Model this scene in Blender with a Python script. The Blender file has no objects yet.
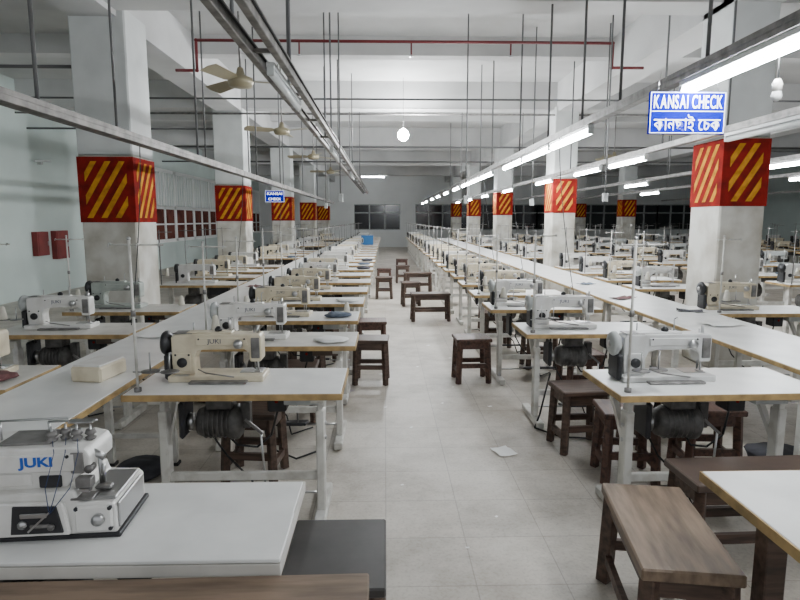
import bpy, bmesh, math, random
from mathutils import Vector, Matrix, noise
random.seed(7)
scene=bpy.context.scene
COL=scene.collection
R=math.radians

# ---------------------------------------------------------------- materials
def mat(name,col,rough=0.5,metal=0.0,var=0.0,scale=6.0,emis=None,estr=0,stretch=None,dark=None,bump=0.0,detail=6,lo=0.32,hi=0.62,spec=0.5):
    m=bpy.data.materials.new(name); m.use_nodes=True
    nt=m.node_tree; bs=nt.nodes['Principled BSDF']
    bs.inputs['Base Color'].default_value=(*col,1); bs.inputs['Roughness'].default_value=rough
    bs.inputs['Metallic'].default_value=metal; bs.inputs['Specular IOR Level'].default_value=spec
    if emis: 
        bs.inputs['Emission Color'].default_value=(*emis,1); bs.inputs['Emission Strength'].default_value=estr
    if var>0 or dark:
        tc=nt.nodes.new('ShaderNodeTexCoord'); mp=nt.nodes.new('ShaderNodeMapping')
        if stretch: mp.inputs['Scale'].default_value=stretch
        nz=nt.nodes.new('ShaderNodeTexNoise'); nz.inputs['Scale'].default_value=scale; nz.inputs['Detail'].default_value=detail
        rp=nt.nodes.new('ShaderNodeValToRGB')
        d=dark if dark else tuple(c*(1-var) for c in col)
        rp.color_ramp.elements[0].position=lo; rp.color_ramp.elements[0].color=(*d,1)
        rp.color_ramp.elements[1].position=hi; rp.color_ramp.elements[1].color=(*col,1)
        nt.links.new(tc.outputs['Object'],mp.inputs['Vector']); nt.links.new(mp.outputs['Vector'],nz.inputs['Vector'])
        nt.links.new(nz.outputs['Fac'],rp.inputs['Fac']); nt.links.new(rp.outputs['Color'],bs.inputs['Base Color'])
        if bump>0:
            bp=nt.nodes.new('ShaderNodeBump'); bp.inputs['Strength'].default_value=bump; bp.inputs['Distance'].default_value=0.01
            nt.links.new(nz.outputs['Fac'],bp.inputs['Height']); nt.links.new(bp.outputs['Normal'],bs.inputs['Normal'])
    return m

M_lam=mat('white_laminate',(0.82,0.82,0.80),0.30,var=0.14,scale=5)
M_lam2=mat('worn_laminate',(0.68,0.66,0.61),0.4,var=0.28,scale=4)
M_edge=mat('plywood_edge',(0.46,0.31,0.13),0.6,var=0.5,scale=12)
M_cream=mat('cream_paint',(0.66,0.59,0.44),0.35,dark=(0.48,0.41,0.29),scale=9,lo=0.30,hi=0.55)
M_white=mat('white_paint',(0.74,0.73,0.70),0.3,dark=(0.60,0.58,0.54),scale=9,lo=0.32,hi=0.53)
M_palegrey=mat('pale_grey_paint',(0.60,0.60,0.59),0.3,dark=(0.46,0.45,0.43),scale=9,lo=0.32,hi=0.53)
M_grey=mat('grey_paint',(0.45,0.47,0.46),0.4,var=0.25,scale=9)
M_green=mat('grey_green_paint',(0.42,0.46,0.42),0.4,var=0.3,scale=9)
M_legw=mat('powder_coat_frame',(0.60,0.59,0.55),0.45,dark=(0.42,0.40,0.36),scale=10,lo=0.32,hi=0.52)
M_steel=mat('steel',(0.50,0.50,0.50),0.3,1.0)
M_dsteel=mat('galvanised_steel',(0.26,0.25,0.24),0.45,0.5,var=0.5,scale=14)
M_grime=mat('grimy_channel_steel',(0.22,0.205,0.19),0.55,0.3,dark=(0.08,0.072,0.065),scale=9)
M_rod=mat('dull_rod_steel',(0.13,0.13,0.13),0.6,0.2)
M_dark=mat('dark_iron',(0.03,0.03,0.033),0.5,0.3,var=0.3,scale=14)
M_black=mat('black_plastic',(0.012,0.012,0.014),0.4)
M_rubber=mat('black_cable',(0.015,0.015,0.015),0.6)
M_motor=mat('grey_oily_motor',(0.12,0.115,0.11),0.5,0.3,dark=(0.045,0.043,0.04),scale=14)
M_wood=mat('dark_brown_wood',(0.098,0.06,0.043),0.5,dark=(0.035,0.021,0.015),scale=5,stretch=(1,8,8),bump=0.2)
M_woodr=mat('reddish_brown_wood',(0.115,0.058,0.042),0.5,dark=(0.038,0.02,0.015),scale=5,stretch=(8,1,8),bump=0.2)
M_woodl=mat('worn_brown_wood',(0.225,0.160,0.108),0.55,dark=(0.11,0.074,0.048),scale=4,stretch=(7,1,4),bump=0.25)
M_woodx=mat('worn_brown_board',(0.24,0.170,0.118),0.55,dark=(0.11,0.075,0.050),scale=4,stretch=(1,7,4),bump=0.2)
M_greyboard=mat('charcoal_board',(0.055,0.05,0.048),0.5,var=0.4,scale=6)
M_brown=mat('brown_board',(0.10,0.068,0.052),0.45,var=0.4,scale=6)
M_col=mat('column_paint',(0.68,0.70,0.69),0.6,var=0.22,scale=1.6)
M_collow=mat('column_dirty_paint',(0.62,0.61,0.56),0.6,dark=(0.40,0.37,0.31),scale=3.0,lo=0.35,hi=0.6)
M_red=mat('red_paint',(0.25,0.018,0.014),0.9,dark=(0.13,0.014,0.012),scale=7,lo=0.33,hi=0.58,spec=0.05)
M_yel=mat('orange_yellow_paint',(0.66,0.31,0.03),0.9,dark=(0.36,0.15,0.022),scale=9,lo=0.33,hi=0.58,spec=0.05)
M_ceil=mat('ceiling_paint',(0.54,0.54,0.535),0.8,var=0.22,scale=0.8)
M_beam=mat('beam_paint',(0.57,0.57,0.565),0.8,var=0.22,scale=0.9)
M_wall=mat('wall_paint',(0.54,0.62,0.59),0.7,var=0.15,scale=0.7)
M_wallw=mat('white_wall_paint',(0.80,0.82,0.81),0.7,var=0.1,scale=0.7)
M_frame=mat('white_window_frame',(0.80,0.82,0.81),0.6)
M_redpipe=mat('red_pipe_paint',(0.15,0.014,0.018),0.5)
M_blue=mat('sign_blue_glow',(0.003,0.006,0.26),0.9,emis=(0.0,0.005,0.6),estr=0.35,spec=0.0)  # emission put into the board colour; the sign is no lamp
M_signw=mat('sign_white_glow',(0.88,0.90,0.95),0.4,emis=(0.85,0.92,1),estr=1.6)  # lettering and border glow by added emission, not as a lamp
M_txtb=mat('blue_lettering',(0.01,0.10,0.48),0.4)
M_txtd=mat('dark_lettering',(0.07,0.08,0.12),0.4)
M_tube=mat('lit_tube',(1,1,1),0.3,emis=(0.93,0.97,1.0),estr=145)
M_bulb=mat('lit_bulb',(1,1,1),0.3,emis=(0.95,0.98,1.0),estr=900)
M_unlit=mat('unlit_tube',(0.66,0.68,0.68),0.25)
M_brass=mat('aged_fan_paint',(0.33,0.29,0.19),0.4,0.3)
M_thread=mat('cone_thread',(0.66,0.63,0.54),0.8,var=0.1,scale=60)
M_threadb=mat('navy_thread',(0.03,0.05,0.12),0.8)
M_paper=mat('paper',(0.78,0.78,0.76),0.7)
M_cloth=mat('dark_red_cloth',(0.13,0.05,0.05),0.9,var=0.3,scale=20)
M_clothg=mat('charcoal_cloth',(0.045,0.045,0.055),0.9,var=0.4,scale=20)
M_clothb=mat('grey_blue_cloth',(0.12,0.15,0.20),0.9,var=0.4,scale=20)
M_bluep=mat('blue_plastic',(0.02,0.16,0.42),0.4)
M_curtain=mat('rust_curtain',(0.14,0.05,0.038),0.9,var=0.65,scale=2,spec=0.1)
M_frost=mat('frosted_glass',(0.58,0.62,0.62),0.6)
M_night=mat('night_glass',(0.012,0.013,0.016),0.15)
M_cabred=mat('red_cabinet_paint',(0.20,0.025,0.022),0.6,var=0.3,scale=5)

def floor_mat():
    m=bpy.data.materials.new('terrazzo_floor'); m.use_nodes=True; nt=m.node_tree; bs=nt.nodes['Principled BSDF']
    tc=nt.nodes.new('ShaderNodeTexCoord')
    br=nt.nodes.new('ShaderNodeTexBrick'); br.offset=0.0; br.inputs['Scale'].default_value=1.0
    br.inputs['Brick Width'].default_value=0.4; br.inputs['Row Height'].default_value=0.4; br.inputs['Mortar Size'].default_value=0.003
    br.inputs['Color1'].default_value=(0.55,0.51,0.45,1); br.inputs['Color2'].default_value=(0.51,0.475,0.42,1); br.inputs['Mortar'].default_value=(0.38,0.35,0.31,1)
    nz=nt.nodes.new('ShaderNodeTexNoise'); nz.inputs['Scale'].default_value=1.6; nz.inputs['Detail'].default_value=10; nz.inputs['Roughness'].default_value=0.72
    rp=nt.nodes.new('ShaderNodeValToRGB'); rp.color_ramp.elements[0].position=0.36; rp.color_ramp.elements[0].color=(0.66,0.63,0.60,1); rp.color_ramp.elements[1].position=0.58; rp.color_ramp.elements[1].color=(1,1,1,1)
    n2=nt.nodes.new('ShaderNodeTexNoise'); n2.inputs['Scale'].default_value=60; n2.inputs['Detail'].default_value=3
    r2=nt.nodes.new('ShaderNodeValToRGB'); r2.color_ramp.elements[0].position=0.3; r2.color_ramp.elements[0].color=(0.84,0.83,0.82,1); r2.color_ramp.elements[1].position=0.5
    mx=nt.nodes.new('ShaderNodeMix'); mx.data_type='RGBA'; mx.blend_type='MULTIPLY'; mx.inputs[0].default_value=1
    m2=nt.nodes.new('ShaderNodeMix'); m2.data_type='RGBA'; m2.blend_type='MULTIPLY'; m2.inputs[0].default_value=1
    for n in (br,nz,n2): nt.links.new(tc.outputs['Object'],n.inputs['Vector'])
    nt.links.new(nz.outputs['Fac'],rp.inputs['Fac']); nt.links.new(n2.outputs['Fac'],r2.inputs['Fac'])
    nt.links.new(br.outputs['Color'],mx.inputs[6]); nt.links.new(rp.outputs['Color'],mx.inputs[7])
    nt.links.new(mx.outputs[2],m2.inputs[6]); nt.links.new(r2.outputs['Color'],m2.inputs[7])
    nt.links.new(m2.outputs[2],bs.inputs['Base Color'])
    bs.inputs['Roughness'].default_value=0.48; bs.inputs['Specular IOR Level'].default_value=0.35
    return m
M_floor=floor_mat()

# ---------------------------------------------------------------- mesh builder
class B:
    def __init__(s): s.bm=bmesh.new(); s.mats=[]
    def mi(s,m):
        if m not in s.mats: s.mats.append(m)
        return s.mats.index(m)
    def add(s,t,m,smooth=False,M=None):
        i=s.mi(m)
        if M is not None: bmesh.ops.transform(t,matrix=M,verts=t.verts)
        bmesh.ops.recalc_face_normals(t,faces=t.faces)
        for f in t.faces: f.material_index=i; f.smooth=smooth
        me=bpy.data.meshes.new('tmp'); t.to_mesh(me); t.free(); s.bm.from_mesh(me); bpy.data.meshes.remove(me)
        return s
    def box(s,c,d,m,bev=0,rot=None,seg=1):
        t=bmesh.new(); bmesh.ops.create_cube(t,size=1)
        for v in t.verts: v.co=Vector((v.co.x*d[0],v.co.y*d[1],v.co.z*d[2]))
        if bev>0: bmesh.ops.bevel(t,geom=list(t.edges),offset=bev,segments=seg,affect='EDGES',profile=0.5)
        M=Matrix.Translation(c)
        if rot: M=M@rot
        return s.add(t,m,seg>1,M)
    def cyl(s,p0,p1,r,m,seg=12,r2=None,smooth=True):
        p0=Vector(p0);p1=Vector(p1); d=p1-p0
        t=bmesh.new(); bmesh.ops.create_cone(t,cap_ends=True,segments=seg,radius1=r,radius2=r if r2 is None else r2,depth=d.length)
        M=Matrix.Translation((p0+p1)/2)@d.to_track_quat('Z','Y').to_matrix().to_4x4()
        return s.add(t,m,smooth,M)
    def bar(s,p0,p1,w,h,m,bev=0):
        p0=Vector(p0);p1=Vector(p1); d=p1-p0
        return s.box((p0+p1)/2,(w,h,d.length),m,bev,d.to_track_quat('Z','Y').to_matrix().to_4x4())
    def path(s,pts,r,m,seg=8):
        for a,b in zip(pts,pts[1:]): s.cyl(a,b,r,m,seg)
        return s
    def sph(s,c,r,m,sc=(1,1,1),seg=12):
        t=bmesh.new(); bmesh.ops.create_uvsphere(t,u_segments=seg,v_segments=max(6,seg//2+2),radius=r)
        return s.add(t,m,True,Matrix.Translation(c)@Matrix.Diagonal((*sc,1)))
    def prof(s,pts,y0,y1,m,bev=0,seg=2,axis='y'):
        t=bmesh.new(); vs=[t.verts.new((p[0],y0,p[1])) for p in pts]; f=t.faces.new(vs)
        r=bmesh.ops.extrude_face_region(t,geom=[f])
        for v in r['geom']:
            if isinstance(v,bmesh.types.BMVert): v.co.y=y1
        if bev>0: bmesh.ops.bevel(t,geom=list(t.edges),offset=bev,segments=seg,affect='EDGES',profile=0.5)
        return s.add(t,m,False,None)
    def lathe(s,prof,c,m,axis='z',seg=20):
        t=bmesh.new(); rings=[]
        for r,z in prof:
            rings.append([t.verts.new((r*math.cos(2*math.pi*k/seg),r*math.sin(2*math.pi*k/seg),z)) for k in range(seg)])
        for a,b in zip(rings,rings[1:]):
            for k in range(seg): t.faces.new((a[k],a[(k+1)%seg],b[(k+1)%seg],b[k]))
        t.faces.new(rings[0][::-1]); t.faces.new(rings[-1])
        M=Matrix.Translation(c)
        if axis=='x': M=M@Matrix.Rotation(R(90),4,'Y')
        if axis=='y': M=M@Matrix.Rotation(R(-90),4,'X')
        return s.add(t,m,True,M)
    def poly(s,pts,m):
        t=bmesh.new(); t.faces.new([t.verts.new(p) for p in pts])
        i=s.mi(m)
        for f in t.faces: f.material_index=i
        me=bpy.data.meshes.new('tmp'); t.to_mesh(me); t.free(); s.bm.from_mesh(me); bpy.data.meshes.remove(me)
        return s
    def mesh(s,name):
        me=bpy.data.meshes.new(name); s.bm.to_mesh(me); s.bm.free()
        for m in s.mats: me.materials.append(m)
        return me

def link(o): COL.objects.link(o); return o
def thing(name,parts,loc=(0,0,0),rz=0,label='',cat='',group=None,kind=None,scale=1):
    """parts: mesh (single) or list of (name, mesh[, label])"""
    if isinstance(parts,bpy.types.Mesh):
        o=link(bpy.data.objects.new(name,parts))
    else:
        o=link(bpy.data.objects.new(name,None)); o.empty_display_size=0.1
        for p in parts:
            c=link(bpy.data.objects.new(p[0],p[1])); c.parent=o
            if len(p)>2: c['label']=p[2]
    o.location=loc; o.rotation_euler=(0,0,rz); o.scale=scale if isinstance(scale,tuple) else (scale,)*3
    if label: o['label']=label
    if cat: o['category']=cat
    if group: o['group']=group
    if kind: o['kind']=kind
    return o

def raw_text(body,size,ext,bold=0.0):
    cu=bpy.data.curves.new('t','FONT'); cu.body=body; cu.size=size; cu.align_x='CENTER'; cu.align_y='BOTTOM_BASELINE'; cu.extrude=ext; cu.offset=bold; cu.resolution_u=6
    o=link(bpy.data.objects.new('t',cu)); bpy.context.view_layer.update()
    dg=bpy.context.evaluated_depsgraph_get()
    me=bpy.data.meshes.new_from_object(o.evaluated_get(dg)); bpy.data.objects.remove(o)
    return me
def fit(me,m,width,name,loc,rot=None,height=None):
    rot=rot or Matrix.Rotation(R(90),4,'X')
    xs=[v.co.x for v in me.vertices]; ys=[v.co.y for v in me.vertices]
    k=width/(max(xs)-min(xs)); c=(max(xs)+min(xs))/2; cy=(max(ys)+min(ys))/2
    ky=height/(max(ys)-min(ys)) if height else 1
    for v in me.vertices: v.co.x=(v.co.x-c)*k; v.co.y=(v.co.y-cy)*ky
    me.transform(Matrix.Translation(loc)@rot); me.name=name
    me.materials.clear(); me.materials.append(m)
    return me
def text_mesh(body,size,m,width,ext=0.001,name='lettering',loc=(0,0,0),bold=0.0,height=None):
    return fit(raw_text(body,size,ext,bold),m,width,name,loc,None,height)
def glyph_row(chars,size,m,width,height,loc,gap=0.0,ext=0.001,bold=0.0,space=0.22):
    """lay glyphs out one by one by their own outlines"""
    bm=bmesh.new(); x=0
    for ch in chars:
        if ch==' ': x+=size*space; continue
        me=raw_text(ch,size,ext,bold)
        if not len(me.vertices): continue
        xs=[v.co.x for v in me.vertices]
        me.transform(Matrix.Translation((x-min(xs),0,0))); x+=max(xs)-min(xs)+gap
        bm.from_mesh(me); bpy.data.meshes.remove(me)
    me=bpy.data.meshes.new('lettering'); bm.to_mesh(me); bm.free()
    return fit(me,m,width,'lettering',loc,None,height)

# ---------------------------------------------------------------- room
X0,X1,Y0,Y1,H=-7.3,19.0,-1.5,35.0,4.35
def struct(name,b,label):
    return thing(name,b.mesh(name),label=label,cat=name.split('_')[0],kind='structure')
struct('floor',B().box(((X0+X1)/2,(Y0+Y1)/2,-0.05),(X1-X0+0.4,Y1-Y0+0.4,0.1),M_floor),'pale beige speckled tile factory floor')
struct('ceiling',B().box(((X0+X1)/2,(Y0+Y1)/2,H+0.05),(X1-X0+0.4,Y1-Y0+0.4,0.1),M_ceil),'grey painted concrete ceiling slab')
def wall(name,c,d,m,label): struct(name,B().box(c,d,m),label)
WZ0,WZ1=0.85,3.25
wb=B(); wb.box((X0-0.1,(Y0+15)/2,H/2),(0.2,15-Y0,H),M_wall)
wb.box((X0-0.1,25,WZ0/2),(0.2,20,WZ0),M_wall); wb.box((X0-0.1,25,(WZ1+H)/2),(0.2,20,H-WZ1),M_wall)
struct('wall_left',wb,'pale green-grey plastered factory side wall')
wb=B(); wb.box(((X0+X1)/2,Y1+0.1,0.5),(X1-X0,0.2,1.0),M_wallw); wb.box(((X0+X1)/2,Y1+0.1,(2.5+H)/2),(X1-X0,0.2,H-2.5),M_wallw)
wb.box((-4.55,Y1+0.1,1.75),(5.5,0.2,1.5),M_wallw); wb.box((1.35,Y1+0.1,1.75),(0.9,0.2,1.5),M_wallw)
struct('wall_back',wb,'white painted end wall around dark windows')
wall('wall_right',(X1+0.1,(Y0+Y1)/2,H/2),(0.2,Y1-Y0,H),M_wall,'grey painted far side wall')
n=1
for k in range(10):
    y=16+2*k
    b=B(); x=X0-0.03
    b.box((x,y,1.45),(0.02,1.98,1.1),M_curtain); b.box((x,y,2.6),(0.02,1.98,1.2),M_frost)
    for yy in (-0.96,0,0.96): b.box((x+0.025,y+yy,(WZ0+WZ1)/2),(0.05,0.09,WZ1-WZ0),M_frame)
    for yy in (-0.72,-0.48,-0.24,0.24,0.48,0.72): b.box((x+0.015,y+yy,2.6),(0.03,0.03,1.2),M_frame)
    for zz in (WZ0+0.05,2.0,WZ1-0.05): b.box((x+0.025,y,zz),(0.05,2.0,0.11),M_frame)
    b.box((x+0.02,y,1.45),(0.03,2.0,0.05),M_frame)
    struct('window_%d'%n,b,'white framed window, reddish-brown lower panes and pale upper panels'); n+=1
for x,w in [(-1.8,2.7)]+[(1.8+2.4*k,2.4) for k in range(7)]:
    w=min(w,X1-x); b=B(); xc=x+w/2
    b.box((xc,Y1+0.1,1.75),(w,0.03,1.5),M_night)
    for k in range(4): b.box((x+k*w/3,Y1+0.06,1.75),(0.07,0.06,1.5),M_grey)
    for zz in (1.02,2.0,2.48): b.box((xc,Y1+0.06,zz),(w,0.06,0.06),M_grey)
    struct('window_%d'%n,b,'grey framed window, dark night glass'); n+=1
n=1
BZ=3.82
for yb in (0.3,6.55,12.5,18.5,24.6,30.7):
    b=B().box(((X0+X1)/2,yb,(BZ+H)/2),(X1-X0,0.4,H-BZ),M_beam); struct('trim_%d'%n,b,'grey painted concrete cross beam'); n+=1
for yb in (3.4,9.5,15.5,21.5,27.6):
    b=B().box(((X0+X1)/2,yb,H-0.14),(X1-X0,0.25,0.28),M_beam); struct('trim_%d'%n,b,'shallow grey secondary concrete beam'); n+=1
for xb in (-3.12,3.75,10.1):
    b=B().box((xb,(Y0+Y1)/2,(BZ-0.06+H)/2),(0.5,Y1-Y0,H-BZ+0.06),M_beam); struct('trim_%d'%n,b,'grey painted concrete lengthwise beam'); n+=1

# ---------------------------------------------------------------- columns
def clip(poly,w,h):
    def c(poly,inside,inter):
        out=[]
        for i in range(len(poly)):
            a=poly[i-1];b=poly[i]
            if inside(b):
                if not inside(a): out.append(inter(a,b))
                out.append(b)
            elif inside(a): out.append(inter(a,b))
        return out
    def ix(v,ax):
        def f(a,b):
            t=(v-a[ax])/(b[ax]-a[ax]); return (a[0]+t*(b[0]-a[0]),a[1]+t*(b[1]-a[1]))
        return f
    for ax,lim in ((0,w),(1,h)):
        poly=c(poly,lambda p:p[ax]>=-1e-9,ix(0,ax)); 
        if len(poly)<3: return []
        poly=c(poly,lambda p:p[ax]<=lim+1e-9,ix(lim,ax))
        if len(poly)<3: return []
    return poly
def column(cx,yf,w,d,z0,z1,label):
    sh=B().box((0,d/2,(z1+BZ)/2+0.02),(w,d,BZ+0.04-z1),M_col,0.015).box((0,d/2,z1/2+0.02),(w,d,z1+0.04),M_collow,0.015).mesh('shaft')
    b=B(); e=0.008
    b.box((0,d/2,(z0+z1)/2),(w+2*e,d+2*e,z1-z0),M_red)
    hh=z1-z0-0.1
    def face(wd,fn):
        iw=wd-0.14
        k=-hh
        while k<iw:
            p=clip([(k,0),(k+0.065,0),(k+0.065+hh*0.62,hh),(k+hh*0.62,hh)],iw,hh)
            if p: b.poly([fn(q[0]-iw/2,z0+0.05+q[1]) for q in p],M_yel)
            k+=0.155
    face(w,lambda u,z:(u,-e-0.003,z))
    face(d,lambda u,z:(-w/2-e-0.003,d/2-u,z))
    face(d,lambda u,z:(w/2+e+0.003,d/2+u,z))
    return thing('column',[('shaft',sh),('warning_band',b.mesh('warning_band'),'faded red band with orange-yellow diagonal stripes')],(cx,yf,0),label=label,cat='column',group='concrete factory columns')
lab='white painted concrete column with red and yellow striped band'
for xr,yf in ((-2.79,6.75),(-2.85,12.3),(-2.85,18.3),(-2.85,24.4),(-2.85,30.5)):
    column(xr-0.3,yf,0.6,0.6,1.57,2.29,lab)
for xl,yf in ((3.50,6.15),(3.45,12.2),(3.45,18.3),(3.45,24.4),(3.45,30.5)):
    column(xl+0.24,yf,0.48,0.6,1.74,2.43,lab)
for yf in (12.2,18.3,24.4,30.5): column(10.1,yf,0.55,0.6,1.72,2.42,lab)

# ---------------------------------------------------------------- prototypes
TW,TD,TZ=1.08,0.52,0.75
def table_parts(w=TW,d=TD,top=M_lam,leg=M_legw,motor=True,edge=None):
    P=[]; edge=edge or M_edge
    t=B(); t.box((0,0,TZ-0.018),(w-0.012,d-0.012,0.034),top,0.002)
    for sx in (-1,1): t.box((sx*(w/2-0.003),0,TZ-0.019),(0.008,d,0.032),edge,0.001)
    for sy in (-1,1): t.box((0,sy*(d/2-0.003),TZ-0.019),(w,0.008,0.032),edge,0.001)
    P.append(('tabletop',t.mesh('tabletop'),'white laminate board with plywood edge'))
    for sx in (-1,1):
        b=B(); x=sx*(w/2-0.13)
        b.box((x,0,0.03),(0.06,d-0.02,0.05),leg,0.006)
        b.box((x,-0.06,0.33),(0.045,0.075,0.56),leg,0.006)
        b.box((x,-0.06,0.60),(0.03,0.055,0.2),leg,0.004)
        b.box((x,0,TZ-0.055),(0.07,d-0.14,0.035),leg,0.004)
        b.bar((x,-0.05,0.42),(x,0.17,TZ-0.06),0.03,0.03,leg)
        for yy in (-0.22,0.2): b.cyl((x,yy,0),(x,yy,0.01),0.02,M_black,8)
        for zz in (0.45,0.53): b.cyl((x-sx*0.02,-0.06,zz),(x+sx*0.03,-0.06,zz),0.012,M_steel,6)
        P.append(('leg_frame',b.mesh('leg_frame')))
    b=B(); b.box((0,-0.06,0.24),(w-0.26,0.03,0.045),leg,0.004); P.append(('crossbar',b.mesh('crossbar')))
    if motor:
        b=B(); mz=0.53; mx=-0.12
        b.lathe([(0.03,-0.13),(0.07,-0.12),(0.082,-0.09),(0.082,0.05),(0.095,0.055),(0.095,0.09),(0.07,0.11),(0.03,0.12)],(mx,-0.02,mz),M_motor,'x')
        for k in range(6): b.lathe([(0.088,-0.004),(0.088,0.004)],(mx-0.08+k*0.025,-0.02,mz),M_motor,'x',16)
        b.lathe([(0.05,-0.01),(0.04,0),(0.05,0.01)],(mx-0.16,-0.02,mz),M_steel,'x')
        b.box((mx,-0.02,0.66),(0.14,0.12,0.10),M_motor,0.008)
        b.box((mx+0.13,-0.02,0.57),(0.05,0.06,0.14),M_motor,0.004); b.bar((mx+0.13,-0.05,0.55),(mx+0.22,-0.05,0.47),0.015,0.015,M_dsteel)
        P.append(('motor',b.mesh('motor'),'grey oily clutch motor'))
        b=B(); b.box((mx-0.19,-0.02,0.56),(0.03,0.17,0.20),M_dark,0.012); b.box((mx-0.17,-0.02,0.69),(0.015,0.012,0.10),M_rubber); P.append(('belt_guard',b.mesh('belt_guard'),'black belt guard'))
        b=B(); b.box((mx+0.30,0.0,0.65),(0.10,0.12,0.12),M_dark,0.008); b.cyl((mx+0.30,-0.06,0.65),(mx+0.30,-0.065,0.65),0.010,M_red,8)
        P.append(('switch_box',b.mesh('switch_box')))
        b=B(); b.box((0,0.05,0.10),(0.32,0.2,0.02),M_dark,0.004,Matrix.Rotation(R(-12),4,'X')); b.cyl((-0.16,0.05,0.09),(-w/2+0.13,0.05,0.09),0.008,M_steel,6); b.cyl((0.16,0.05,0.09),(w/2-0.13,0.05,0.09),0.008,M_steel,6)
        b.cyl((0.1,0.0,0.10),(0.09,-0.05,0.48),0.006,M_steel,6)
        P.append(('pedal',b.mesh('pedal')))
        b=B(); pts=[(mx+0.30,0.0,0.60),(mx+0.26,-0.02,0.45),(mx+0.18,-0.01,0.38),(mx+0.08,-0.03,0.40),(mx+0.03,-0.05,0.47)]
        b.path(pts,0.006,M_rubber,6); P.append(('cable',b.mesh('cable'),'black motor cable'))
        b=B(); pts=[(mx-0.05,0.08,0.70),(mx-0.10,0.10,0.42),(mx-0.02,0.12,0.28),(mx+0.12,0.1,0.14),(mx+0.16,0.05,0.012),(mx+0.3,0.2,0.012)]
        b.path(pts,0.006,M_rubber,6); P.append(('cable',b.mesh('cable'),'black mains cable'))
        b=B(); b.box((0.32,0.02,0.685),(0.18,0.3,0.07),M_brown if top==M_lam2 else M_grey,0.004); P.append(('drawer',b.mesh('drawer')))
    return P
T_white=table_parts(); T_worn=table_parts(top=M_lam2)
def far_table(top):
    t=B(); w,d=TW,TD
    t.box((0,0,TZ-0.016),(w-0.01,d-0.01,0.032),top); t.box((0,0,TZ-0.018),(w,d,0.028),M_edge)
    for sx in (-1,1):
        x=sx*(w/2-0.13); t.box((x,0,0.03),(0.06,d-0.02,0.06),M_legw); t.box((x,-0.06,0.38),(0.045,0.07,0.66),M_legw)
    t.box((0,-0.06,0.3),(w-0.26,0.03,0.05),M_legw); t.lathe([(0.1,-0.1),(0.11,0.1)],(-0.12,-0.02,0.5),M_motor,'x',10)
    t.box((-0.12,-0.02,0.65),(0.12,0.1,0.15),M_motor); t.box((0.25,0,0.66),(0.25,0.3,0.1),M_dark)
    return t.mesh('sewing_table')
TF_white=far_table(M_lam); TF_worn=far_table(M_lam2)

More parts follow.
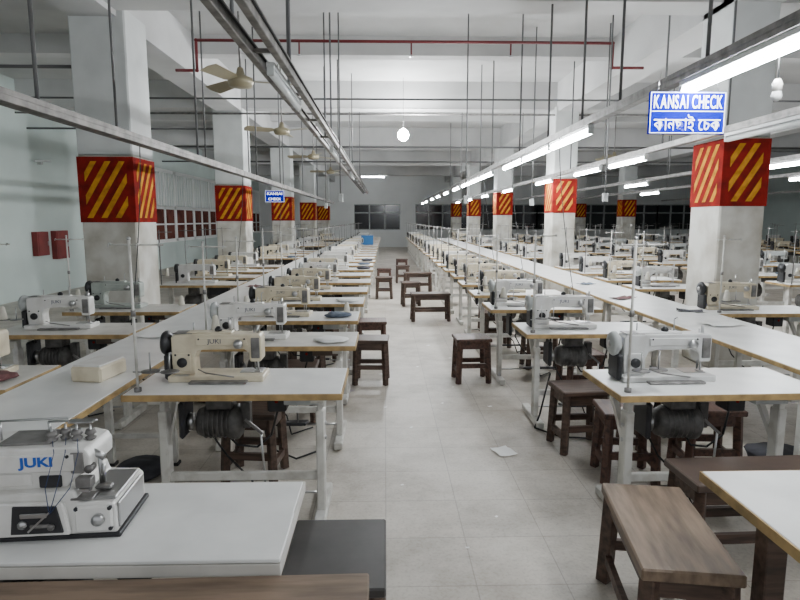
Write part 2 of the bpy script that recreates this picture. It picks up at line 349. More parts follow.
def lockstitch(m,letter=True,hw=None):
    P=[]; hw=hw or M_black
    b=B(); b.box((0,0,0.016),(0.50,0.18,0.032),m,0.004); b.box((0.17,0.03,0.034),(0.12,0.1,0.004),M_steel,0.001)
    b.box((0.02,-0.11,0.006),(0.30,0.05,0.012),M_dsteel,0.003); b.box((-0.18,-0.065,0.034),(0.07,0.04,0.004),M_steel,0.001)
    P.append(('bed',b.mesh('bed')))
    b=B(); b.prof([(-0.232,0.030),(-0.238,0.09),(-0.238,0.232),(-0.226,0.246),(-0.15,0.25),(0.17,0.25),(0.226,0.247),(0.236,0.235),(0.236,0.112),(0.228,0.10),(0.174,0.10),(0.168,0.15),(0.145,0.168),(-0.075,0.165),(-0.105,0.155),(-0.122,0.12),(-0.118,0.030)],-0.05,0.05,m,0.006,2)
    b.box((0.03,-0.054,0.21),(0.27,0.010,0.042),m,0.003)
    b.box((-0.18,-0.053,0.10),(0.085,0.010,0.10),m,0.003)
    b.box((0.205,-0.052,0.175),(0.045,0.01,0.11),M_dsteel,0.003)
    b.box((-0.04,0,0.253),(0.24,0.075,0.010),m,0.004)
    b.box((-0.178,0,0.252),(0.10,0.09,0.004),M_dsteel,0.001)
    for xx in (-0.215,-0.145): b.cyl((xx,-0.06,0.14),(xx,-0.055,0.14),0.006,M_dark,6)
    for xx in (-0.09,0.15): b.cyl((xx,-0.062,0.225),(xx,-0.058,0.225),0.005,M_dark,6)
    P.append(('arm',b.mesh('arm')))
    b=B(); b.lathe([(0.03,-0.03),(0.058,-0.026),(0.066,-0.014),(0.066,0.0),(0.05,0.006),(0.045,0.02),(0.02,0.024)],(-0.268,0,0.195),hw,'x',24)
    b.cyl((-0.305,0,0.195),(-0.23,0,0.195),0.018,M_steel); P.append(('handwheel',b.mesh('handwheel'),'round handwheel'))
    b=B(); b.box((-0.262,0.0,0.075),(0.03,0.13,0.14),M_dark,0.01); P.append(('belt_cover',b.mesh('belt_cover'),'black belt cover'))
    b=B(); b.cyl((0.207,0,0.036),(0.207,0,0.12),0.005,M_steel,8); b.box((0.203,0,0.040),(0.03,0.03,0.006),M_steel); b.cyl((0.207,0,0.24),(0.207,0,0.285),0.008,M_steel,8); b.cyl((0.19,0.0,0.05),(0.19,0,0.27),0.005,M_steel,8)
    P.append(('needle_bar',b.mesh('needle_bar')))
    P.append(('tension_dial',B().lathe([(0.022,-0.02),(0.026,0),(0.012,0.018)],(0.12,-0.068,0.2),M_steel,'y',14).mesh('tension_dial')))
    P.append(('stitch_dial',B().lathe([(0.026,-0.006),(0.026,0.006)],(-0.18,-0.063,0.10),M_dark,'y',14).mesh('stitch_dial')))
    P.append(('thread_guide',B().path([(0.06,0.02,0.25),(0.06,0.02,0.32),(0.075,0.02,0.33)],0.0035,M_steel,6).mesh('thread_guide')))
    P.append(('spool_pin',B().cyl((-0.14,0.03,0.25),(-0.14,0.03,0.30),0.0035,M_steel,6).mesh('spool_pin')))
    P.append(('oil_cap',B().lathe([(0.018,0),(0.02,0.012),(0.008,0.026)],(0.0,0.0,0.258),M_black,'z',12).mesh('oil_cap')))
    P.append(('knee_lifter',B().path([(-0.10,-0.05,0.06),(-0.05,-0.09,0.05),(0.10,-0.10,0.03)],0.004,M_dsteel,6).mesh('knee_lifter')))
    if letter: P.append(('lettering',text_mesh('JUKI',0.034,M_txtd,0.072,0.0008,'lettering',(-0.01,-0.0602,0.21)),'small dark maker lettering'))
    return P
MC=lockstitch(M_cream); MW=lockstitch(M_white,True,M_grey); MG=lockstitch(M_green,False); MP=lockstitch(M_palegrey,False,M_grey)
def far_machine(m):
    b=B(); b.box((0,0,0.016),(0.50,0.18,0.032),m)
    b.prof([(-0.238,0.03),(-0.238,0.225),(-0.215,0.25),(0.215,0.25),(0.236,0.225),(0.236,0.105),(0.178,0.105),(0.16,0.17),(-0.09,0.168),(-0.12,0.13),(-0.118,0.03)],-0.05,0.05,m,0)
    b.lathe([(0.065,-0.02),(0.065,0.02)],(-0.268,0,0.195),M_black,'x',12); b.cyl((0.2,0,0.03),(0.2,0,0.285),0.008,M_steel,6)
    b.box((-0.262,0,0.075),(0.03,0.13,0.14),M_dark); b.box((0.205,-0.052,0.175),(0.045,0.01,0.11),M_dsteel); b.lathe([(0.026,-0.006),(0.026,0.006)],(-0.18,-0.056,0.10),M_dark,'y',8)
    return b.mesh('sewing_machine')
MF=[far_machine(M_cream),far_machine(M_white),far_machine(M_grey),far_machine(M_palegrey)]

def stand(h,arms=2,cones=2,pm=None):
    P=[]; pm=pm or M_dsteel
    b=B(); b.cyl((0,0,0),(0,0,h),0.007,pm,8); b.cyl((0,0,-0.0),(0,0,0.02),0.018,M_dsteel,10); b.cyl((0,0,h*0.5),(0,0,h*0.5+0.03),0.012,M_dsteel,8); b.sph((0,0,h),0.010,M_steel); P.append(('pole',b.mesh('pole')))
    b=B(); b.path([(-0.09,0,h-0.03),(0.17,0,h-0.03)],0.0045,pm,6)
    for xx in (-0.09,0.05,0.16): b.path([(xx,0,h-0.03),(xx,-0.02,h-0.02),(xx,-0.03,h-0.04)],0.003,M_steel,6)
    P.append(('guide_arm',b.mesh('guide_arm')))
    b=B(); z=0.10
    b.path([(-0.02,0,z),(0.18,0,z)],0.004,M_steel,6)
    for xx in (0.07,0.17): b.lathe([(0.045,0),(0.045,0.004)],(xx,0,z+0.003),M_dsteel,'z',14); b.cyl((xx,0,z),(xx,0,z+0.1),0.004,M_steel,6)
    P.append(('spool_holder',b.mesh('spool_holder')))
    for i in range(cones):
        b=B(); b.lathe([(0.030,0),(0.031,0.01),(0.017,0.09),(0.010,0.10)],((0.07,0.17)[i],0,z+0.008),M_thread,'z',14); P.append(('thread_cone',b.mesh('thread_cone')))
    return P
S1=stand(0.70,2,1,M_legw); S0=stand(0.76,2,0,M_legw)
def far_stand():
    b=B(); b.cyl((0,0,0),(0,0,0.72),0.007,M_dsteel,6); b.path([(-0.09,0,0.69),(0.17,0,0.69)],0.005,M_dsteel,5); b.path([(0,0,0.12),(0.17,0,0.12)],0.005,M_dsteel,5)
    b.lathe([(0.03,0),(0.014,0.1)],(0.08,0,0.12),M_thread,'z',8); return b.mesh('thread_stand')
SF=far_stand()

def stool_parts(w=0.35,d=0.31,h=0.45,m=M_wood,seat=None,splay=0.015,low=0.12,th=0.034,lg=0.045):
    P=[]; seat=seat or m
    b=B(); b.box((0,0,h-th/2),(w,d,th),seat,0.006); P.append(('seat',b.mesh('seat')))
    b=B()
    ax,ay=w/2-0.04,d/2-0.04
    for sy in (-1,1): b.box((0,sy*ay,h-0.035-th),(2*ax,0.024,0.07),m)
    for sx in (-1,1): b.box((sx*ax,0,h-0.035-th),(0.024,2*ay,0.07),m)
    P.append(('apron',b.mesh('apron')))
    for sx in (-1,1):
        for sy in (-1,1):
            b=B(); b.bar((sx*(ax+splay),sy*(ay+splay),0.002),(sx*ax,sy*ay,h-th),lg,lg,m,0.004); P.append(('leg',b.mesh('leg')))
    for sx in (-1,1):
        b=B(); b.box((sx*(ax+splay*0.7),0,low),(0.024,2*ay,0.045),m); P.append(('stretcher',b.mesh('stretcher')))
    for sy in (-1,1):
        b=B(); b.box((0,sy*(ay+splay*0.7),low+0.06),(2*ax,0.024,0.045),m); P.append(('stretcher',b.mesh('stretcher')))
    return P
ST_d=stool_parts(); ST_r=stool_parts(m=M_woodr); ST_l=stool_parts(m=M_wood,seat=M_brown); BN=stool_parts(0.62,0.28,0.45,M_wood,M_brown)

# ---------------------------------------------------------------- stations
CONE=B().lathe([(0.030,0),(0.031,0.01),(0.017,0.09),(0.010,0.10)],(0,0,0),M_thread,'z',14).mesh('thread_cone')
def cloth_mesh(w,d,h,m,seed):
    t=bmesh.new(); bmesh.ops.create_icosphere(t,subdivisions=3,radius=0.5)
    for v in t.verts:
        n=noise.noise(v.co*3.0+Vector((seed,0,0)))
        v.co*=1+0.35*n
        v.co=Vector((v.co.x*w,v.co.y*d,max(0,(v.co.z*0.8+0.35))*h))
    return B().add(t,m,True).mesh('cloth_bundle')
CB=[cloth_mesh(0.24,0.2,0.07,M_clothg,1),cloth_mesh(0.22,0.2,0.05,M_cloth,5),cloth_mesh(0.24,0.16,0.06,M_clothb,9),cloth_mesh(0.22,0.22,0.04,M_paper,13)]
CBL=['charcoal','dark red','grey-blue','white']
def station(xc,y,i,detail,worn=False,mm=None,stool=True,rz=0,mach=True,st=True,mo=-0.18,cones=True,cloth=True):
    tl='white laminate sewing table with plywood edge on grey metal frame'
    if worn: tl='worn greyish sewing table with plywood edge on metal frame'
    if detail: thing('sewing_table',T_worn if worn else T_white,(xc,y,0),rz,tl,'table','industrial sewing tables')
    else: thing('sewing_table',TF_worn if worn else TF_white,(xc,y,0),rz,tl,'table','industrial sewing tables')
    c,s=math.cos(rz),math.sin(rz)
    def loc(lx,ly,z): return (xc+c*lx-s*ly,y+s*lx+c*ly,z)
    k=mm if mm is not None else random.choice([0,0,0,1,1,2,3])
    if mach and mm is None: mo+=random.uniform(-0.04,0.04)
    ml=['aged cream industrial lockstitch sewing machine with black handwheel','white industrial lockstitch sewing machine with grey handwheel','grey-green industrial lockstitch sewing machine','pale grey industrial lockstitch sewing machine'][k]
    if mach:
        thing('sewing_machine',([MC,MW,MG,MP][k]) if detail else MF[k],loc(mo,0.05,TZ),rz+R(random.uniform(-4,4)) if mm is None else rz,ml,'sewing machine','industrial sewing machines')
    if st:
        sp=SF if not detail else (random.choice([S1,S0]) if cones else S0)
        thing('thread_stand',sp,loc(-0.48,-0.20,TZ),rz+R(random.uniform(-15,15)),'steel thread stand pole with guide arm','thread stand','thread stands')
    if detail and mach and cones:
        if random.random()<0.3: thing('thread_cone',CONE,loc(0.42,0.16,TZ),0,'cone of cream sewing thread standing on a table','thread cone','loose thread cones')
    if cloth and y<15 and random.random()<0.45:
        q=random.randrange(4); thing('cloth_bundle',CB[q],loc(0.36,random.uniform(-.1,-0.03),TZ),R(random.uniform(-30,30)),CBL[q]+' cloth scrap crumpled on a sewing table','cloth','cloth scraps')
    if stool:
        if detail: thing('stool',random.choice([ST_d,ST_r,ST_l]),(xc+random.uniform(-0.2,0.15),y+0.47,0),R(random.uniform(-6,6)),'dark brown wooden stool behind a sewing table','stool','wooden stools')

LA=-0.755
station(LA,3.09,0,True,False,0,True,cones=False,cloth=False,mo=-0.14)
y=4.2; i=0
while y<29:
    if abs(y-20.2)>0.6: station(LA+random.uniform(-0.02,0.02),y,i,y<9,worn=random.random()<0.3,stool=y<9)
    y+=1.02; i+=1
station(LA,20.3,0,False,mach=False,st=False,stool=False,cloth=False)
for i,y in enumerate([3.2,4.65,5.75,8.0,9.0,10.0,11.0,13.5,14.5,15.5,16.5,19.6,20.6,21.6,22.6,25.8,26.8,27.8]):
    station(-2.46,y,i,y<7,worn=i<2 or random.random()<0.4,mm=0 if i==0 else None,stool=False,mo=0.12 if i==0 else -0.12)
station(1.68,3.03,0,True,False,3,False,rz=R(1.5),cones=False,cloth=False)
station(1.60,4.58,0,True,False,1,True,cones=False,cloth=False)
y=5.8
while y<29.5:
    station(1.56+random.uniform(-0.02,0.02),y,i,y<9.5,worn=random.random()<0.25,stool=y<9); y+=1.1
for i,y in enumerate([5.5,7.45,8.5,9.55,10.6,13.5,14.5,15.5,16.5,19.7,20.8,21.9,23.0,25.8,27,28.2]):
    station(3.56 if i==0 else 3.68,y,i,y<9,mm=0 if i==0 else None,stool=False,mo=-0.25 if i==0 else -0.18)
for lx,y0 in ((5.9,6.6),(7.65,7.4),(11.3,10),(13.2,10.5),(15.6,13)):
    y=y0
    while y<26:
        station(lx+random.uniform(-.05,.05),y,0,False,worn=random.random()<0.4,stool=False)
        y+=1.25

def worktable(name,xa,xb,ya,yb,label):
    b=B(); xc=(xa+xb)/2; w=xb-xa; L=yb-ya
    b.box((xc,(ya+yb)/2,TZ-0.0),(w-0.012,L,0.03),M_lam,0.002)
    for x in (xa+0.005,xb-0.005): b.box((x,(ya+yb)/2,TZ-0.002),(0.012,L+0.01,0.028),M_edge,0.002)
    P=[('worktop',b.mesh('worktop'))]
    y=ya+0.3
    while y<yb:
        b=B()
        for x in (xa+0.06,xb-0.06): b.box((x,y,0.365),(0.04,0.04,0.73),M_legw); b.box((x,y,0.01),(0.06,0.06,0.02),M_dark)
        b.box((xc,y,0.2),(w-0.12,0.03,0.03),M_legw); b.box((xc,y,0.71),(w-0.12,0.03,0.03),M_legw)
        P.append(('leg_frame',b.mesh('leg_frame'))); y+=1.5
    thing(name,P,label=label,cat='table')
worktable('worktable',-1.86,-1.33,1.95,22,'long continuous white laminate worktable between two sewing rows')
worktable('worktable',2.33,2.98,2.9,27,'long white laminate worktable with wood edging between machine rows')

# ---------------------------------------------------------------- near left
P=table_parts(1.25,0.47,M_lam,M_legw,True,M_lam2)
P.append(('cover_board',B().box((0.0,-0.115,TZ+0.005),(1.25,0.24,0.01),M_lam,0.002).mesh('cover_board'),'thin white board laid over the front half'))
thing('sewing_table',P,(-0.89,1.615,0),0,'white laminate table with stepped white edge holding a serger','table','industrial sewing tables')
def overlock():
    P=[]; m=M_white
    b=B()
    b.prof([(-0.27,0.012),(-0.27,0.135),(0.055,0.14),(0.065,0.108),(0.150,0.104),(0.165,0.09),(0.165,0.012)],-0.12,0.12,m,0.006,2)
    b.box((-0.05,0,0.007),(0.45,0.25,0.014),M_dark,0.003)
    b.box((0.105,-0.122,0.058),(0.10,0.012,0.075),m,0.004)
    for q in ((0.06,0.09),(0.15,0.03),(-0.18,0.03),(-0.25,0.11),(0.15,0.09)): b.cyl((q[0],-0.130,q[1]),(q[0],-0.118,q[1]),0.006,M_dark,6)
    P.append(('base_housing',b.mesh('base_housing')))
    b=B(); b.prof([(-0.27,0.13),(-0.27,0.235),(-0.255,0.252),(0.04,0.256),(0.078,0.246),(0.09,0.225),(0.088,0.185),(0.06,0.172),(0.03,0.15),(0.02,0.13)],-0.085,0.085,m,0.006,2)
    b.box((-0.06,-0.088,0.213),(0.22,0.010,0.052),m,0.003)
    b.box((-0.15,-0.087,0.165),(0.16,0.008,0.035),m,0.003)
    b.box((-0.02,-0.087,0.158),(0.06,0.010,0.035),M_dark,0.003)
    b.box((0.055,-0.088,0.21),(0.035,0.008,0.06),M_dsteel,0.002)
    b.box((-0.10,0,0.258),(0.14,0.11,0.008),M_dsteel,0.002)
    for q in ((-0.16,0.232),(0.032,0.232),(-0.22,0.165)): b.cyl((q[0],-0.097,q[1]),(q[0],-0.088,q[1]),0.005,M_dark,6)
    P.append(('upper_arm',b.mesh('upper_arm')))
    b=B(); b.box((0.115,-0.01,0.110),(0.095,0.19,0.010),M_steel,0.003); b.box((0.168,-0.01,0.06),(0.008,0.20,0.075),M_steel,0.003); b.box((0.075,-0.10,0.117),(0.06,0.05,0.006),M_dsteel,0.002)
    P.append(('cloth_plate',b.mesh('cloth_plate'),'shiny steel cloth plate'))
    b=B(); b.lathe([(0.016,-0.01),(0.018,0.01)],(0.12,-0.133,0.06),M_steel,'y',14); P.append(('clamp_knob',b.mesh('clamp_knob'),'steel clamp knob'))
    b=B(); b.prof([(-0.20,0.02),(-0.20,0.12),(0.03,0.115),(0.045,0.02)],-0.138,-0.12,m,0.004,1); P.append(('looper_cover',b.mesh('looper_cover')))
    b=B(); b.prof([(-0.11,0.03),(-0.10,0.112),(0.015,0.108),(0.03,0.03)],-0.143,-0.137,M_dark,0.002,1); b.box((-0.045,-0.145,0.085),(0.07,0.006,0.014),M_steel,0.002); b.box((-0.03,-0.146,0.055),(0.05,0.008,0.010),M_dsteel,0.002); b.cyl((-0.075,-0.15,0.06),(-0.075,-0.14,0.06),0.012,M_steel,10); b.bar((-0.06,-0.147,0.04),(0.0,-0.147,0.095),0.007,0.005,M_steel); b.cyl((0.0,-0.15,0.05),(0.0,-0.14,0.05),0.009,M_dsteel,10)
    P.append(('looper_mechanism',b.mesh('looper_mechanism'),'exposed dark looper mechanism'))
    for i,(x,y,z) in enumerate([(-0.03,-0.04,0.255),(0.0,-0.02,0.255),(0.035,-0.03,0.255),(0.065,-0.01,0.248)]):
        b=B(); b.cyl((x,y,z-0.01),(x,y,z+0.048),0.0035,M_steel,8); b.lathe([(0.013,0),(0.016,0.006),(0.008,0.012),(0.016,0.018),(0.012,0.03)],(x,y,z+0.004),M_dsteel,'z',16)
        P.append(('tension_knob',b.mesh('tension_knob')))
    b=B(); b.cyl((0.098,-0.04,0.115),(0.098,-0.04,0.225),0.006,M_steel,8); b.cyl((0.08,-0.04,0.225),(0.112,-0.04,0.205),0.010,M_steel,10); b.box((0.11,-0.05,0.122),(0.045,0.026,0.010),M_dsteel,0.003); b.cyl((0.105,-0.04,0.13),(0.112,-0.05,0.19),0.005,M_steel,8); b.cyl((0.085,-0.06,0.19),(0.085,-0.09,0.19),0.012,M_dsteel,10)
    P.append(('needle_bar',b.mesh('needle_bar')))
    b=B(); b.box((0.075,-0.09,0.155),(0.045,0.03,0.03),M_dsteel,0.003); b.box((0.08,-0.105,0.138),(0.03,0.02,0.008),M_steel); P.append(('presser_foot',b.mesh('presser_foot'),'dull steel presser foot assembly'))
    b=B(); b.path([(-0.19,0,0.25),(-0.19,0,0.31),(0.0,0,0.315)],0.0035,M_steel,6); P.append(('thread_guide',b.mesh('thread_guide')))
    b=B(); b.path([(-0.07,0.03,0.25),(-0.07,0.03,0.295),(0.07,0.03,0.295)],0.0035,M_steel,6).box((0.03,0.02,0.297),(0.07,0.03,0.005),M_steel); P.append(('thread_guide',b.mesh('thread_guide')))
    b=B(); b.lathe([(0.03,-0.03),(0.07,-0.02),(0.075,0),(0.07,0.02),(0.03,0.03)],(-0.31,0,0.16),M_grey,'x',24); P.append(('handwheel',b.mesh('handwheel')))
    for a in ((-0.03,-0.04,0.27),(0.0,-0.02,0.27),(0.035,-0.03,0.27)): P.append(('thread',B().path([a,(a[0]+0.03,-0.098,0.245),(a[0]+0.02,-0.14,0.16),(0.0,-0.15,0.09)],0.0012,M_threadb,4).mesh('thread')))
    P.append(('lettering',text_mesh('JUKI',0.038,M_txtb,0.092,0.001,'lettering',(-0.055,-0.0938,0.214),0.0012),'blue maker lettering'))
    return P
thing('overlock_machine',overlock(),(-0.88,1.60,TZ+0.01),R(4),'white overlock serger with blue lettering and steel cloth plate','sewing machine',scale=0.94)
b=B(); b.box((0,0,0.705),(1.12,0.30,0.03),M_woodx,0.004)
P=[('bench_top',b.mesh('bench_top'))]
for sx in (-1,1):
    for sy in (-1,1):
        P.append(('leg',B().box((sx*0.5,sy*0.11,0.345),(0.045,0.045,0.69),M_wood,0.003).mesh('leg')))
P.append(('apron',B().box((0,0,0.665),(0.96,0.2,0.05),M_wood).mesh('apron')))
thing('bench_table',P,(-0.60,1.222,0),R(1),'worn brown wooden table with scuffed plank top','table')
thing('stool',stool_parts(0.34,0.44,0.46,M_wood,M_greyboard),(-0.17,1.92,0),R(0),'low stool with charcoal board seat and dark legs','stool','wooden stools')
# near right
thing('bench',stool_parts(0.33,0.66,0.45,M_wood,M_woodl,0.015,0.12,0.045,0.055),(1.065,2.10,0),R(-9),'chunky worn brown wooden bench with thick plank seat','bench')
thing('bench',stool_parts(1.0,0.30,0.45,M_wood,M_brown,th=0.04),(1.86,2.58,0),R(2),'long dark wooden bench with brown board seat','bench')
P=[]; b=B(); b.box((0,0,TZ-0.018),(1.2,0.62,0.034),M_lam,0.002); 
for sx in (-1,1): b.box((sx*0.602,0,TZ-0.019),(0.008,0.628,0.032),M_edge)
for sy in (-1,1): b.box((0,sy*0.312,TZ-0.019),(1.21,0.008,0.032),M_edge)
P.append(('tabletop',b.mesh('tabletop')))
for sx in (-1,1):
    for sy in (-1,1): P.append(('leg',B().box((sx*0.40,sy*0.22,0.357),(0.07,0.07,0.714),M_wood,0.004).mesh('leg')))
for sy in (-1,1): P.append(('apron',B().box((0,sy*0.22,0.67),(0.80,0.025,0.08),M_wood).mesh('apron')))
P.append(('stretcher',B().box((0,0.22,0.2),(0.80,0.03,0.05),M_wood).mesh('stretcher')))
thing('table',P,(1.68,1.58,0),0,'white topped table with yellow plywood edge on dark wooden legs','table')

def stool(x,y,p,rz=0,l='dark brown wooden stool standing at the aisle edge',n='stool'): thing(n,p,(x,y,0),R(rz),l,n,'wooden '+n+'s')
stool(0.86,5.75,ST_r,3); stool(-0.14,5.72,ST_d,-3); stool(-0.16,6.76,ST_r,2)
stool(0.72,9.3,BN,3,'dark wooden bench standing across the aisle edge','bench'); stool(0.48,11.0,ST_d,5); stool(0.45,15,ST_d,0); stool(0.5,17.5,ST_r,0); stool(0.72,13,BN,2,'dark wooden bench at the aisle edge','bench')
stool(-0.02,12.0,ST_d,0); stool(-0.02,14.1,ST_r,0)
stool(1.36,3.98,ST_d,5,'dark wooden stool tucked between sewing tables'); stool(2.03,3.55,ST_r,-4,'dark wooden stool tucked between sewing tables')
stool(1.90,4.05,ST_d,8,'dark wooden stool tucked between sewing tables'); stool(1.5,3.50,ST_r,-6,'dark wooden stool tucked between sewing tables')
for i,(x,y,s) in enumerate(((2.62,3.7,1.7),(2.6,4.9,1.5),(-1.55,3.6,1.5),(-1.6,5.2,1.6),(2.65,6.3,1.6))):
    q=(0,2,0,1,0)[i]; thing('cloth_bundle',CB[q],(x,y,0),R(40*i),CBL[q]+' cloth bundle lying on the floor under tables','cloth','cloth scraps',scale=s)

# ---------------------------------------------------------------- light rails
def rail(x,z,ya,yb,w,label,double=False,m=None,hh=0.04):
    b=B(); L=yb-ya; yc=(ya+yb)/2; m=m or M_dsteel
    if double:
        for sx in (-1,1):
            b.box((sx*w/2,yc,0),(0.045,L,0.065),m,0.003); b.box((sx*w/2,yc,0.035),(0.06,L,0.006),M_dsteel)
            b.cyl((sx*w/2+0.03,ya,0.015),(sx*w/2+0.03,yb,0.015),0.006,M_rubber,6)
        y=ya+0.4
        while y<yb: b.box((0,y,0),(w,0.03,0.02),m); y+=1.2
    else:
        b.box((0,yc,0),(w,L,hh),m,0.003); b.box((w/2,yc,0.025),(0.006,L,0.03),m); b.box((-w/2,yc,0.025),(0.006,L,0.03),m)
        b.cyl((0.01,ya,0.026),(0.01,yb,0.026),0.008,M_rubber,6)
    return thing('light_rail',b.mesh('light_rail'),(x,0,z),0,label,'cable tray','overhead light rails')
rail(-0.70,2.57,0.8,22,0.15,'twin grimy steel overhead rail with unlit lamps',True,M_grime)
rail(-1.9,2.2,0.8,22,0.085,'narrow grimy overhead cable rail',m=M_grime,hh=0.05)
rail(-2.35,2.32,0.8,16,0.05,'narrow galvanised overhead cable rail',m=M_grime)
for x in (1.75,3.2): rail(x,2.42,0.8,28,0.07,'galvanised overhead rail carrying fluorescent tubes')
for x in (5.5,7.6,12.2): rail(x,2.42,2,26,0.07,'galvanised overhead rail carrying fluorescent tubes')
def tube_parts(lit):
    L=1.2; m=M_tube if lit else M_unlit
    return [('housing',B().box((0,0,-0.035),(0.05,L,0.03),M_unlit,0.003).mesh('housing')),
            ('tube',B().cyl((0,-L/2+0.03,-0.078),(0,L/2-0.03,-0.078),0.025,m,12).mesh('tube'),'glowing glass tube' if lit else 'unlit glass tube'),
            ('end_cap',B().box((0,-L/2+0.015,-0.068),(0.045,0.03,0.06),M_grey,0.002).mesh('end_cap')),
            ('end_cap',B().box((0,L/2-0.015,-0.068),(0.045,0.03,0.06),M_grey,0.002).mesh('end_cap'))]
TL=tube_parts(True); TU=tube_parts(False)
def tube(x,y,z,lit,rz=0): return thing('tube_light',TL if lit else TU,(x,y,z),rz,'lit white fluorescent tube under the rail' if lit else 'unlit fluorescent tube fitting under the rail','light','fluorescent tube lights')
for y in (1.4,2.95,5.7,6.95,8.2,10.3,11.6,12.9,14.6,17,19.5,22,25,27.3): tube(1.75,y,2.42,True)  # farthest tube is an addition to lighten the far end
for y in (7.9,9.45,12,15.5,19,22.5,26): tube(3.2,y,2.42,True)
for y in (3.0,5.0): tube(3.2,y,2.42,False)
for y in (8.2,13,19): tube(5.5,y,2.42,True)
for y in (10.5,17): tube(7.6,y,2.42,True)
for y in (4.4,8.6,13): tube(-0.70,y,2.58,False)
o=tube(-0.6,30.7,BZ+0.02,True,R(90)); o['label']='added lit tube under the last beam, brightening the end wall'  # extra tube added only to make the end wall paler
def rod(x,y,z0): 
    thing('hanging_rod',B().cyl((0,0,z0),(0,0,H),0.011,M_rod,6).mesh('hanging_rod'),(x,y,0),0,'thin steel suspension rod from ceiling to rail','rod','suspension rods')
for x,z,l in ((-0.775,2.57,(3.2,5.0,8.0,10.2,13.5)),(-0.625,2.57,(4.1,7.15,11.7,15.2)),(-1.9,2.2,(3.4,6.2,9.0,11,14,17)),(-2.35,2.32,(3.6,5.4,8,10.5,14)),
            (1.75,2.42,(3.3,4.5,5.35,6.45,7.8,9.8,11.0,13.7,16)),(3.2,2.42,(5.6,6.9,8.7,10.3,14)),(5.5,2.42,(7.6,9.2,11.5,15)),(7.6,2.42,(9.5,12,16))):
    for y in l: rod(x,y,z)
for x,y in ((-0.53,7.2),(1.06,7.8),(2.2,8.9),(-1.1,11.2),(2.6,7.0)):
    thing('power_conduit',B().cyl((0,0,1.9),(0,0,H),0.009,M_rod,6).box((0,0,1.86),(0.06,0.04,0.10),M_grey,0.004).mesh('power_conduit'),(x,y,0),0,'thin ceiling-hung conduit ending in a small socket box','conduit','ceiling-hung conduits')
def cable(x,y,z0,x2,y2):
    b=B(); pts=[]
    for k in range(9):
        t=k/8; pts.append((x+(x2-x)*t**1.5,y+(y2-y)*t,z0+(TZ+0.005-z0)*t))
    b.path(pts,0.004,M_rubber,5); thing('power_cable',b.mesh('power_cable'),label='thin dark power cable dropping from rail to table',cat='cable',group='power cables')
for y in (5.9,8.1,10.3): cable(1.715,y,2.40,1.95,y+0.05)
for y in (4.75,8.1,11.1): cable(-1.9,y,2.17,-2.05,y+0.0)

# ---------------------------------------------------------------- signs
def sign(x,y,z,w,h,letters,label,boxed=False):
    b=B(); b.box((0,0,0),(w,0.02,h),M_blue,0.003)
    P=[('board',b.mesh('board'))]
    b=B(); t=0.004
    for s in (-1,1): b.box((0,-0.0115,s*(h/2-0.006)),(w-0.012,0.002,t),M_signw); b.box((s*(w/2-0.006),-0.0115,0),(t,0.002,h-0.012),M_signw)
    if boxed: b.box((0,-0.0115,0.008),(w-0.012,0.002,t),M_signw)
    P.append(('border',b.mesh('border')))
    for me in letters: P.append(('lettering',me,'white lettering'))
    for s in (-1,1): P.append(('hanging_wire',B().cyl((s*w*0.4,0,h/2),(s*w*0.36,0,h/2+0.11),0.002,M_steel,5).mesh('hanging_wire')))
    thing('hanging_sign',P,(x,y,z),0,label,'sign')
kc=glyph_row(list('KANSAI CHECK'),0.085,M_signw,0.395,0.074,(0,-0.0125,0.060),0.012,0.001,0.0008,0.3)
bn=glyph_row(['ক','া','ন','ছ','া','ই',' ','ে','চ','ক'],0.1,M_signw,0.385,0.096,(0,-0.0125,-0.056),0.0008,0.001,0.0,0.3)
sign(1.73,3.45,2.205,0.44,0.235,[kc,bn],'blue hanging sign with white English and Bengali lettering',True)
sign(-1.9,10.4,2.0,0.33,0.2,[text_mesh('KANSAI',0.06,M_signw,0.26,0.001,'lettering',(0,-0.0125,0.045),0.001),text_mesh('CHECK',0.06,M_signw,0.22,0.001,'lettering',(0,-0.0125,-0.045),0.001)],'small blue hanging sign with white lettering')

# ---------------------------------------------------------------- bulbs
def bulb(x,y,z,ztop,r,lit=True,lab='round lit bulb hanging on a wire from the ceiling'):
    P=[('wire',B().cyl((0,0,0.05),(0,0,ztop-z),0.004,M_rubber,5).mesh('wire')),
       ('holder',B().lathe([(0.02,r*0.8),(0.022,r+0.03),(0.012,r+0.05)],(0,0,0.0),M_white,'z',12).mesh('holder')),
       ('bulb',B().lathe([(r*0.3,-r),(r*0.8,-r*0.65),(r,0),(r*0.8,r*0.6),(0.016,r+0.01)],(0,0,0),M_bulb if lit else M_unlit,'z',16).mesh('bulb'))]
    thing('hanging_bulb',P,(x,y,z),0,lab,'light')
bulb(0.37,12.0,3.26,H,0.11)
bulb(1.79,2.75,2.16,2.40,0.024,False,'small white bulb on a short wire below the rail')

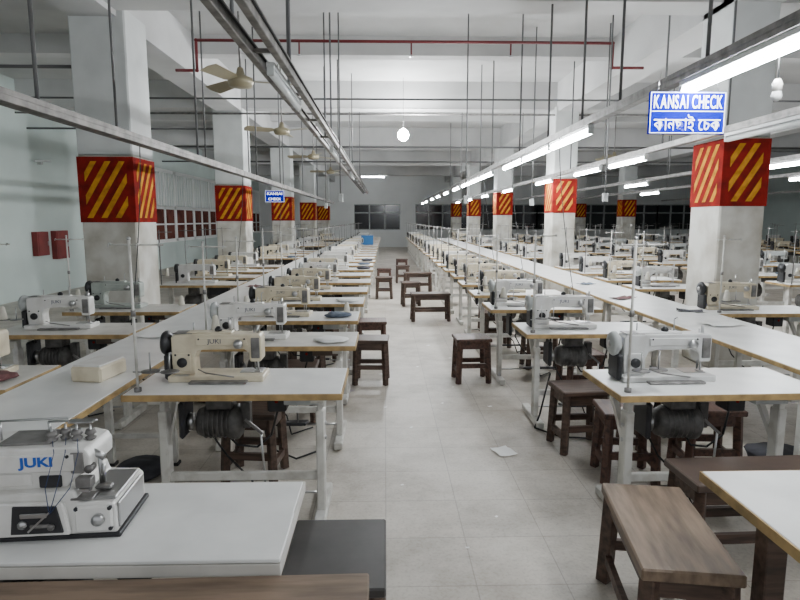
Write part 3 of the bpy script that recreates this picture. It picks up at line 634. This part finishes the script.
# ---------------------------------------------------------------- fans
def fan_parts():
    P=[('downrod',B().cyl((0,0,0.06),(0,0,1.25),0.012,M_dsteel,8).mesh('downrod')),
       ('motor_housing',B().lathe([(0.04,-0.07),(0.12,-0.06),(0.14,-0.01),(0.13,0.03),(0.05,0.06),(0.03,0.14)],(0,0,0),M_brass,'z',20).mesh('motor_housing')),
       ('canopy',B().lathe([(0.02,1.17),(0.05,1.21),(0.06,1.25)],(0,0,0),M_brass,'z',14).mesh('canopy'))]
    for k in range(3):
        b=B(); t=bmesh.new()
        pts=[(0.10,-0.025),(0.2,-0.085),(0.62,-0.11),(0.65,0),(0.62,0.08),(0.2,0.07),(0.10,0.025)]
        f=t.faces.new([t.verts.new((p[0],p[1],0)) for p in pts]); r=bmesh.ops.extrude_face_region(t,geom=[f])
        for v in r['geom']:
            if isinstance(v,bmesh.types.BMVert): v.co.z+=0.006
        b.add(t,M_brass,False,Matrix.Rotation(R(120*k+40),4,'Z')@Matrix.Rotation(R(16),4,'X'))
        P.append(('blade',b.mesh('blade')))
    return P
F=fan_parts()
for x,y,rz in ((-1.57,6.75,95),(-1.75,10.4,50),(-1.7,14.5,10),(-1.7,19,30),(5.5,10.5,20),(5.6,14.6,70)):
    thing('ceiling_fan',F,(x,y,H-1.25),R(rz),'three-bladed ceiling fan on a long downrod, aged cream paint','fan','ceiling fans')

def pipe(pts,r,m,name,label):
    b=B(); b.path(pts,r,m,10)
    for p in pts[1:-1]: b.sph(p,r*1.25,m,seg=10)
    thing(name,b.mesh(name),label=label,cat='pipe')
PZ=3.68
pipe([(-2.45,7.3,3.34),(-2.2,7.3,3.34),(-2.2,7.3,PZ),(2.72,7.3,PZ),(2.72,7.3,3.40),(3.1,7.3,3.40)],0.018,M_redpipe,'fire_pipe','dark red sprinkler pipe crossing below the ceiling')
for x in (-1.0,0.32,1.5): thing('sprinkler_head',B().cyl((0,0,-0.14),(0,0,0),0.01,M_redpipe,8).lathe([(0.03,-0.15),(0.012,-0.13)],(0,0,0),M_steel,'z',10).mesh('sprinkler_head'),(x,7.3,PZ-0.019),0,'small pendant sprinkler head under the red pipe','sprinkler','sprinkler heads')
pipe([(-7.3,12.25,3.7),(18.9,12.25,3.7)],0.02,M_dsteel,'conduit','grey conduit running across the bay')
pipe([(-7.3,10.0,3.55),(18.9,10.0,3.55)],0.016,M_rod,'conduit','dark thin conduit running across the bay')
pipe([(-7.3,16.0,3.5),(18.9,16.0,3.5)],0.025,M_rod,'conduit','dark conduit running across the bay')
pipe([(-7.3,20.0,3.5),(18.9,20.0,3.5)],0.025,M_rod,'conduit','dark conduit running across the bay')
pipe([(-7.3,7.0,3.3),(-3.38,7.0,3.3)],0.02,M_rod,'conduit','grey conduit crossing to the side wall')
pipe([(-7.3,12.6,3.45),(-3.44,12.6,3.45)],0.02,M_rod,'conduit','grey conduit crossing to the side wall')

# ---------------------------------------------------------------- wall items
def cab(y,z,w,h,lab,name='fire_hose_cabinet'):
    P=[('body',B().box((0.06,0,0),(0.12,w,h),M_cabred,0.006).mesh('body')),('door',B().box((0.125,0,0),(0.012,w-0.06,h-0.06),M_cabred,0.003).mesh('door')),('handle',B().box((0.14,w*0.35,0),(0.02,0.02,0.09),M_steel).mesh('handle'))]
    thing(name,P,(X0+0.001,y,z),0,lab,'cabinet','wall cabinets')
cab(12.65,1.10,0.42,0.5,'red wall-mounted fire cabinet'); cab(13.4,1.05,0.5,0.62,'larger red wall-mounted fire hose cabinet')
P=[('bracket',B().box((0.04,0,0),(0.08,0.08,0.1),M_grey,0.004).mesh('bracket')),('tube',B().cyl((0.1,-0.3,0.0),(0.1,0.3,0.05),0.02,M_unlit,8).mesh('tube'))]
thing('wall_light',P,(X0+0.001,12.9,2.8),0,'small unlit tube light on the side wall','light')

# ---------------------------------------------------------------- small items
b=B(); b.box((0,0,0.04),(0.17,0.24,0.08),M_cream,0.01); b.box((0,0,0.084),(0.15,0.22,0.01),M_white,0.003)
thing('storage_box',b.mesh('storage_box'),(-1.53,3.12,TZ+0.016),R(-8),'cream plastic box resting on the long worktable','box')
b=B(); b.box((0,0,0.15),(0.4,0.3,0.3),M_bluep,0.01); b.box((0,0,0.305),(0.42,0.32,0.03),M_bluep,0.006)
thing('crate',b.mesh('crate'),(-0.6,20.3,TZ),0,'blue plastic crate on a far table','crate')
def paper(x,y,z,w,d,rz,label,m=M_paper):
    t=bmesh.new(); bmesh.ops.create_grid(t,x_segments=6,y_segments=6,size=0.5)
    for v in t.verts: v.co=Vector((v.co.x*w,v.co.y*d,0.004+0.03*abs(math.sin(v.co.x*9+v.co.y*5)*v.co.x)*min(1,w*5)))
    b=B(); b.add(t,m,True); thing('paper_scrap' if m==M_paper else 'cloth_piece',b.mesh('scrap'),(x,y,z),R(rz),label,'paper' if m==M_paper else 'cloth')
paper(0.82,3.90,0,0.13,0.16,20,'crumpled white paper scrap on the floor'); paper(-0.02,6.0,0,0.08,0.07,50,'small white paper scrap on the floor')
for x,y,s in ((0.55,7.4,0.05),(0.2,4.4,0.03),(0.5,5.0,0.028),(0.9,4.9,0.04),(0.0,4.9,0.03),(0.35,6.3,0.035),(0.25,8.3,0.04),(0.6,3.0,0.02),(0.1,3.4,0.02),(0.75,6.7,0.04),(0.4,2.7,0.02),(0.65,5.5,0.03)):
    paper(x,y,0,s,s*0.7,random.uniform(0,90),'tiny white thread or paper scrap on the floor')
paper(2.7,4.6,TZ+0.015,0.3,0.2,15,'white paper sheet on the long worktable')
paper(2.55,6.2,TZ+0.015,0.3,0.16,35,'dark red cloth piece on the long worktable',M_cloth); paper(-1.6,5.8,TZ+0.015,0.25,0.3,15,'white paper sheet on the long worktable')
paper(2.62,7.6,TZ+0.015,0.2,0.2,35,'grey-blue cloth piece on the long worktable',M_clothb); paper(2.8,5.3,TZ+0.015,0.22,0.14,-25,'charcoal cloth piece on the long worktable',M_clothg)
paper(-1.6,7.4,TZ+0.015,0.22,0.22,-25,'dark red cloth piece on the long worktable',M_cloth)
paper(-1.65,4.3,TZ+0.015,0.2,0.3,-15,'white paper sheet on the long worktable')
for pts in ([(1.3,4.5,0.4),(1.2,4.4,0.1),(1.15,4.35,0.01),(1.3,4.15,0.01),(1.6,4.1,0.01)],[(-0.9,4.1,0.3),(-0.8,3.9,0.05),(-0.6,3.8,0.01),(-0.45,3.95,0.01),(-0.5,4.3,0.01)]):
    b=B(); b.path(pts,0.007,M_rubber,6)
    thing('floor_cable',b.mesh('floor_cable'),label='black cable trailing on the floor under tables',cat='cable')

# ---------------------------------------------------------------- world & camera
w=bpy.data.worlds.new('World'); scene.world=w; w.use_nodes=True
bg=w.node_tree.nodes['Background']; bg.inputs[0].default_value=(0.92,0.96,1.0,1); bg.inputs[1].default_value=0.8
cam=bpy.data.cameras.new('camera'); co=link(bpy.data.objects.new('camera',cam)); co.location=(0,0,1.6)
co.rotation_euler=(R(90-7.75),0,R(-1.46)); cam.sensor_width=36; cam.lens=26.55; cam.clip_start=0.05
scene.camera=co
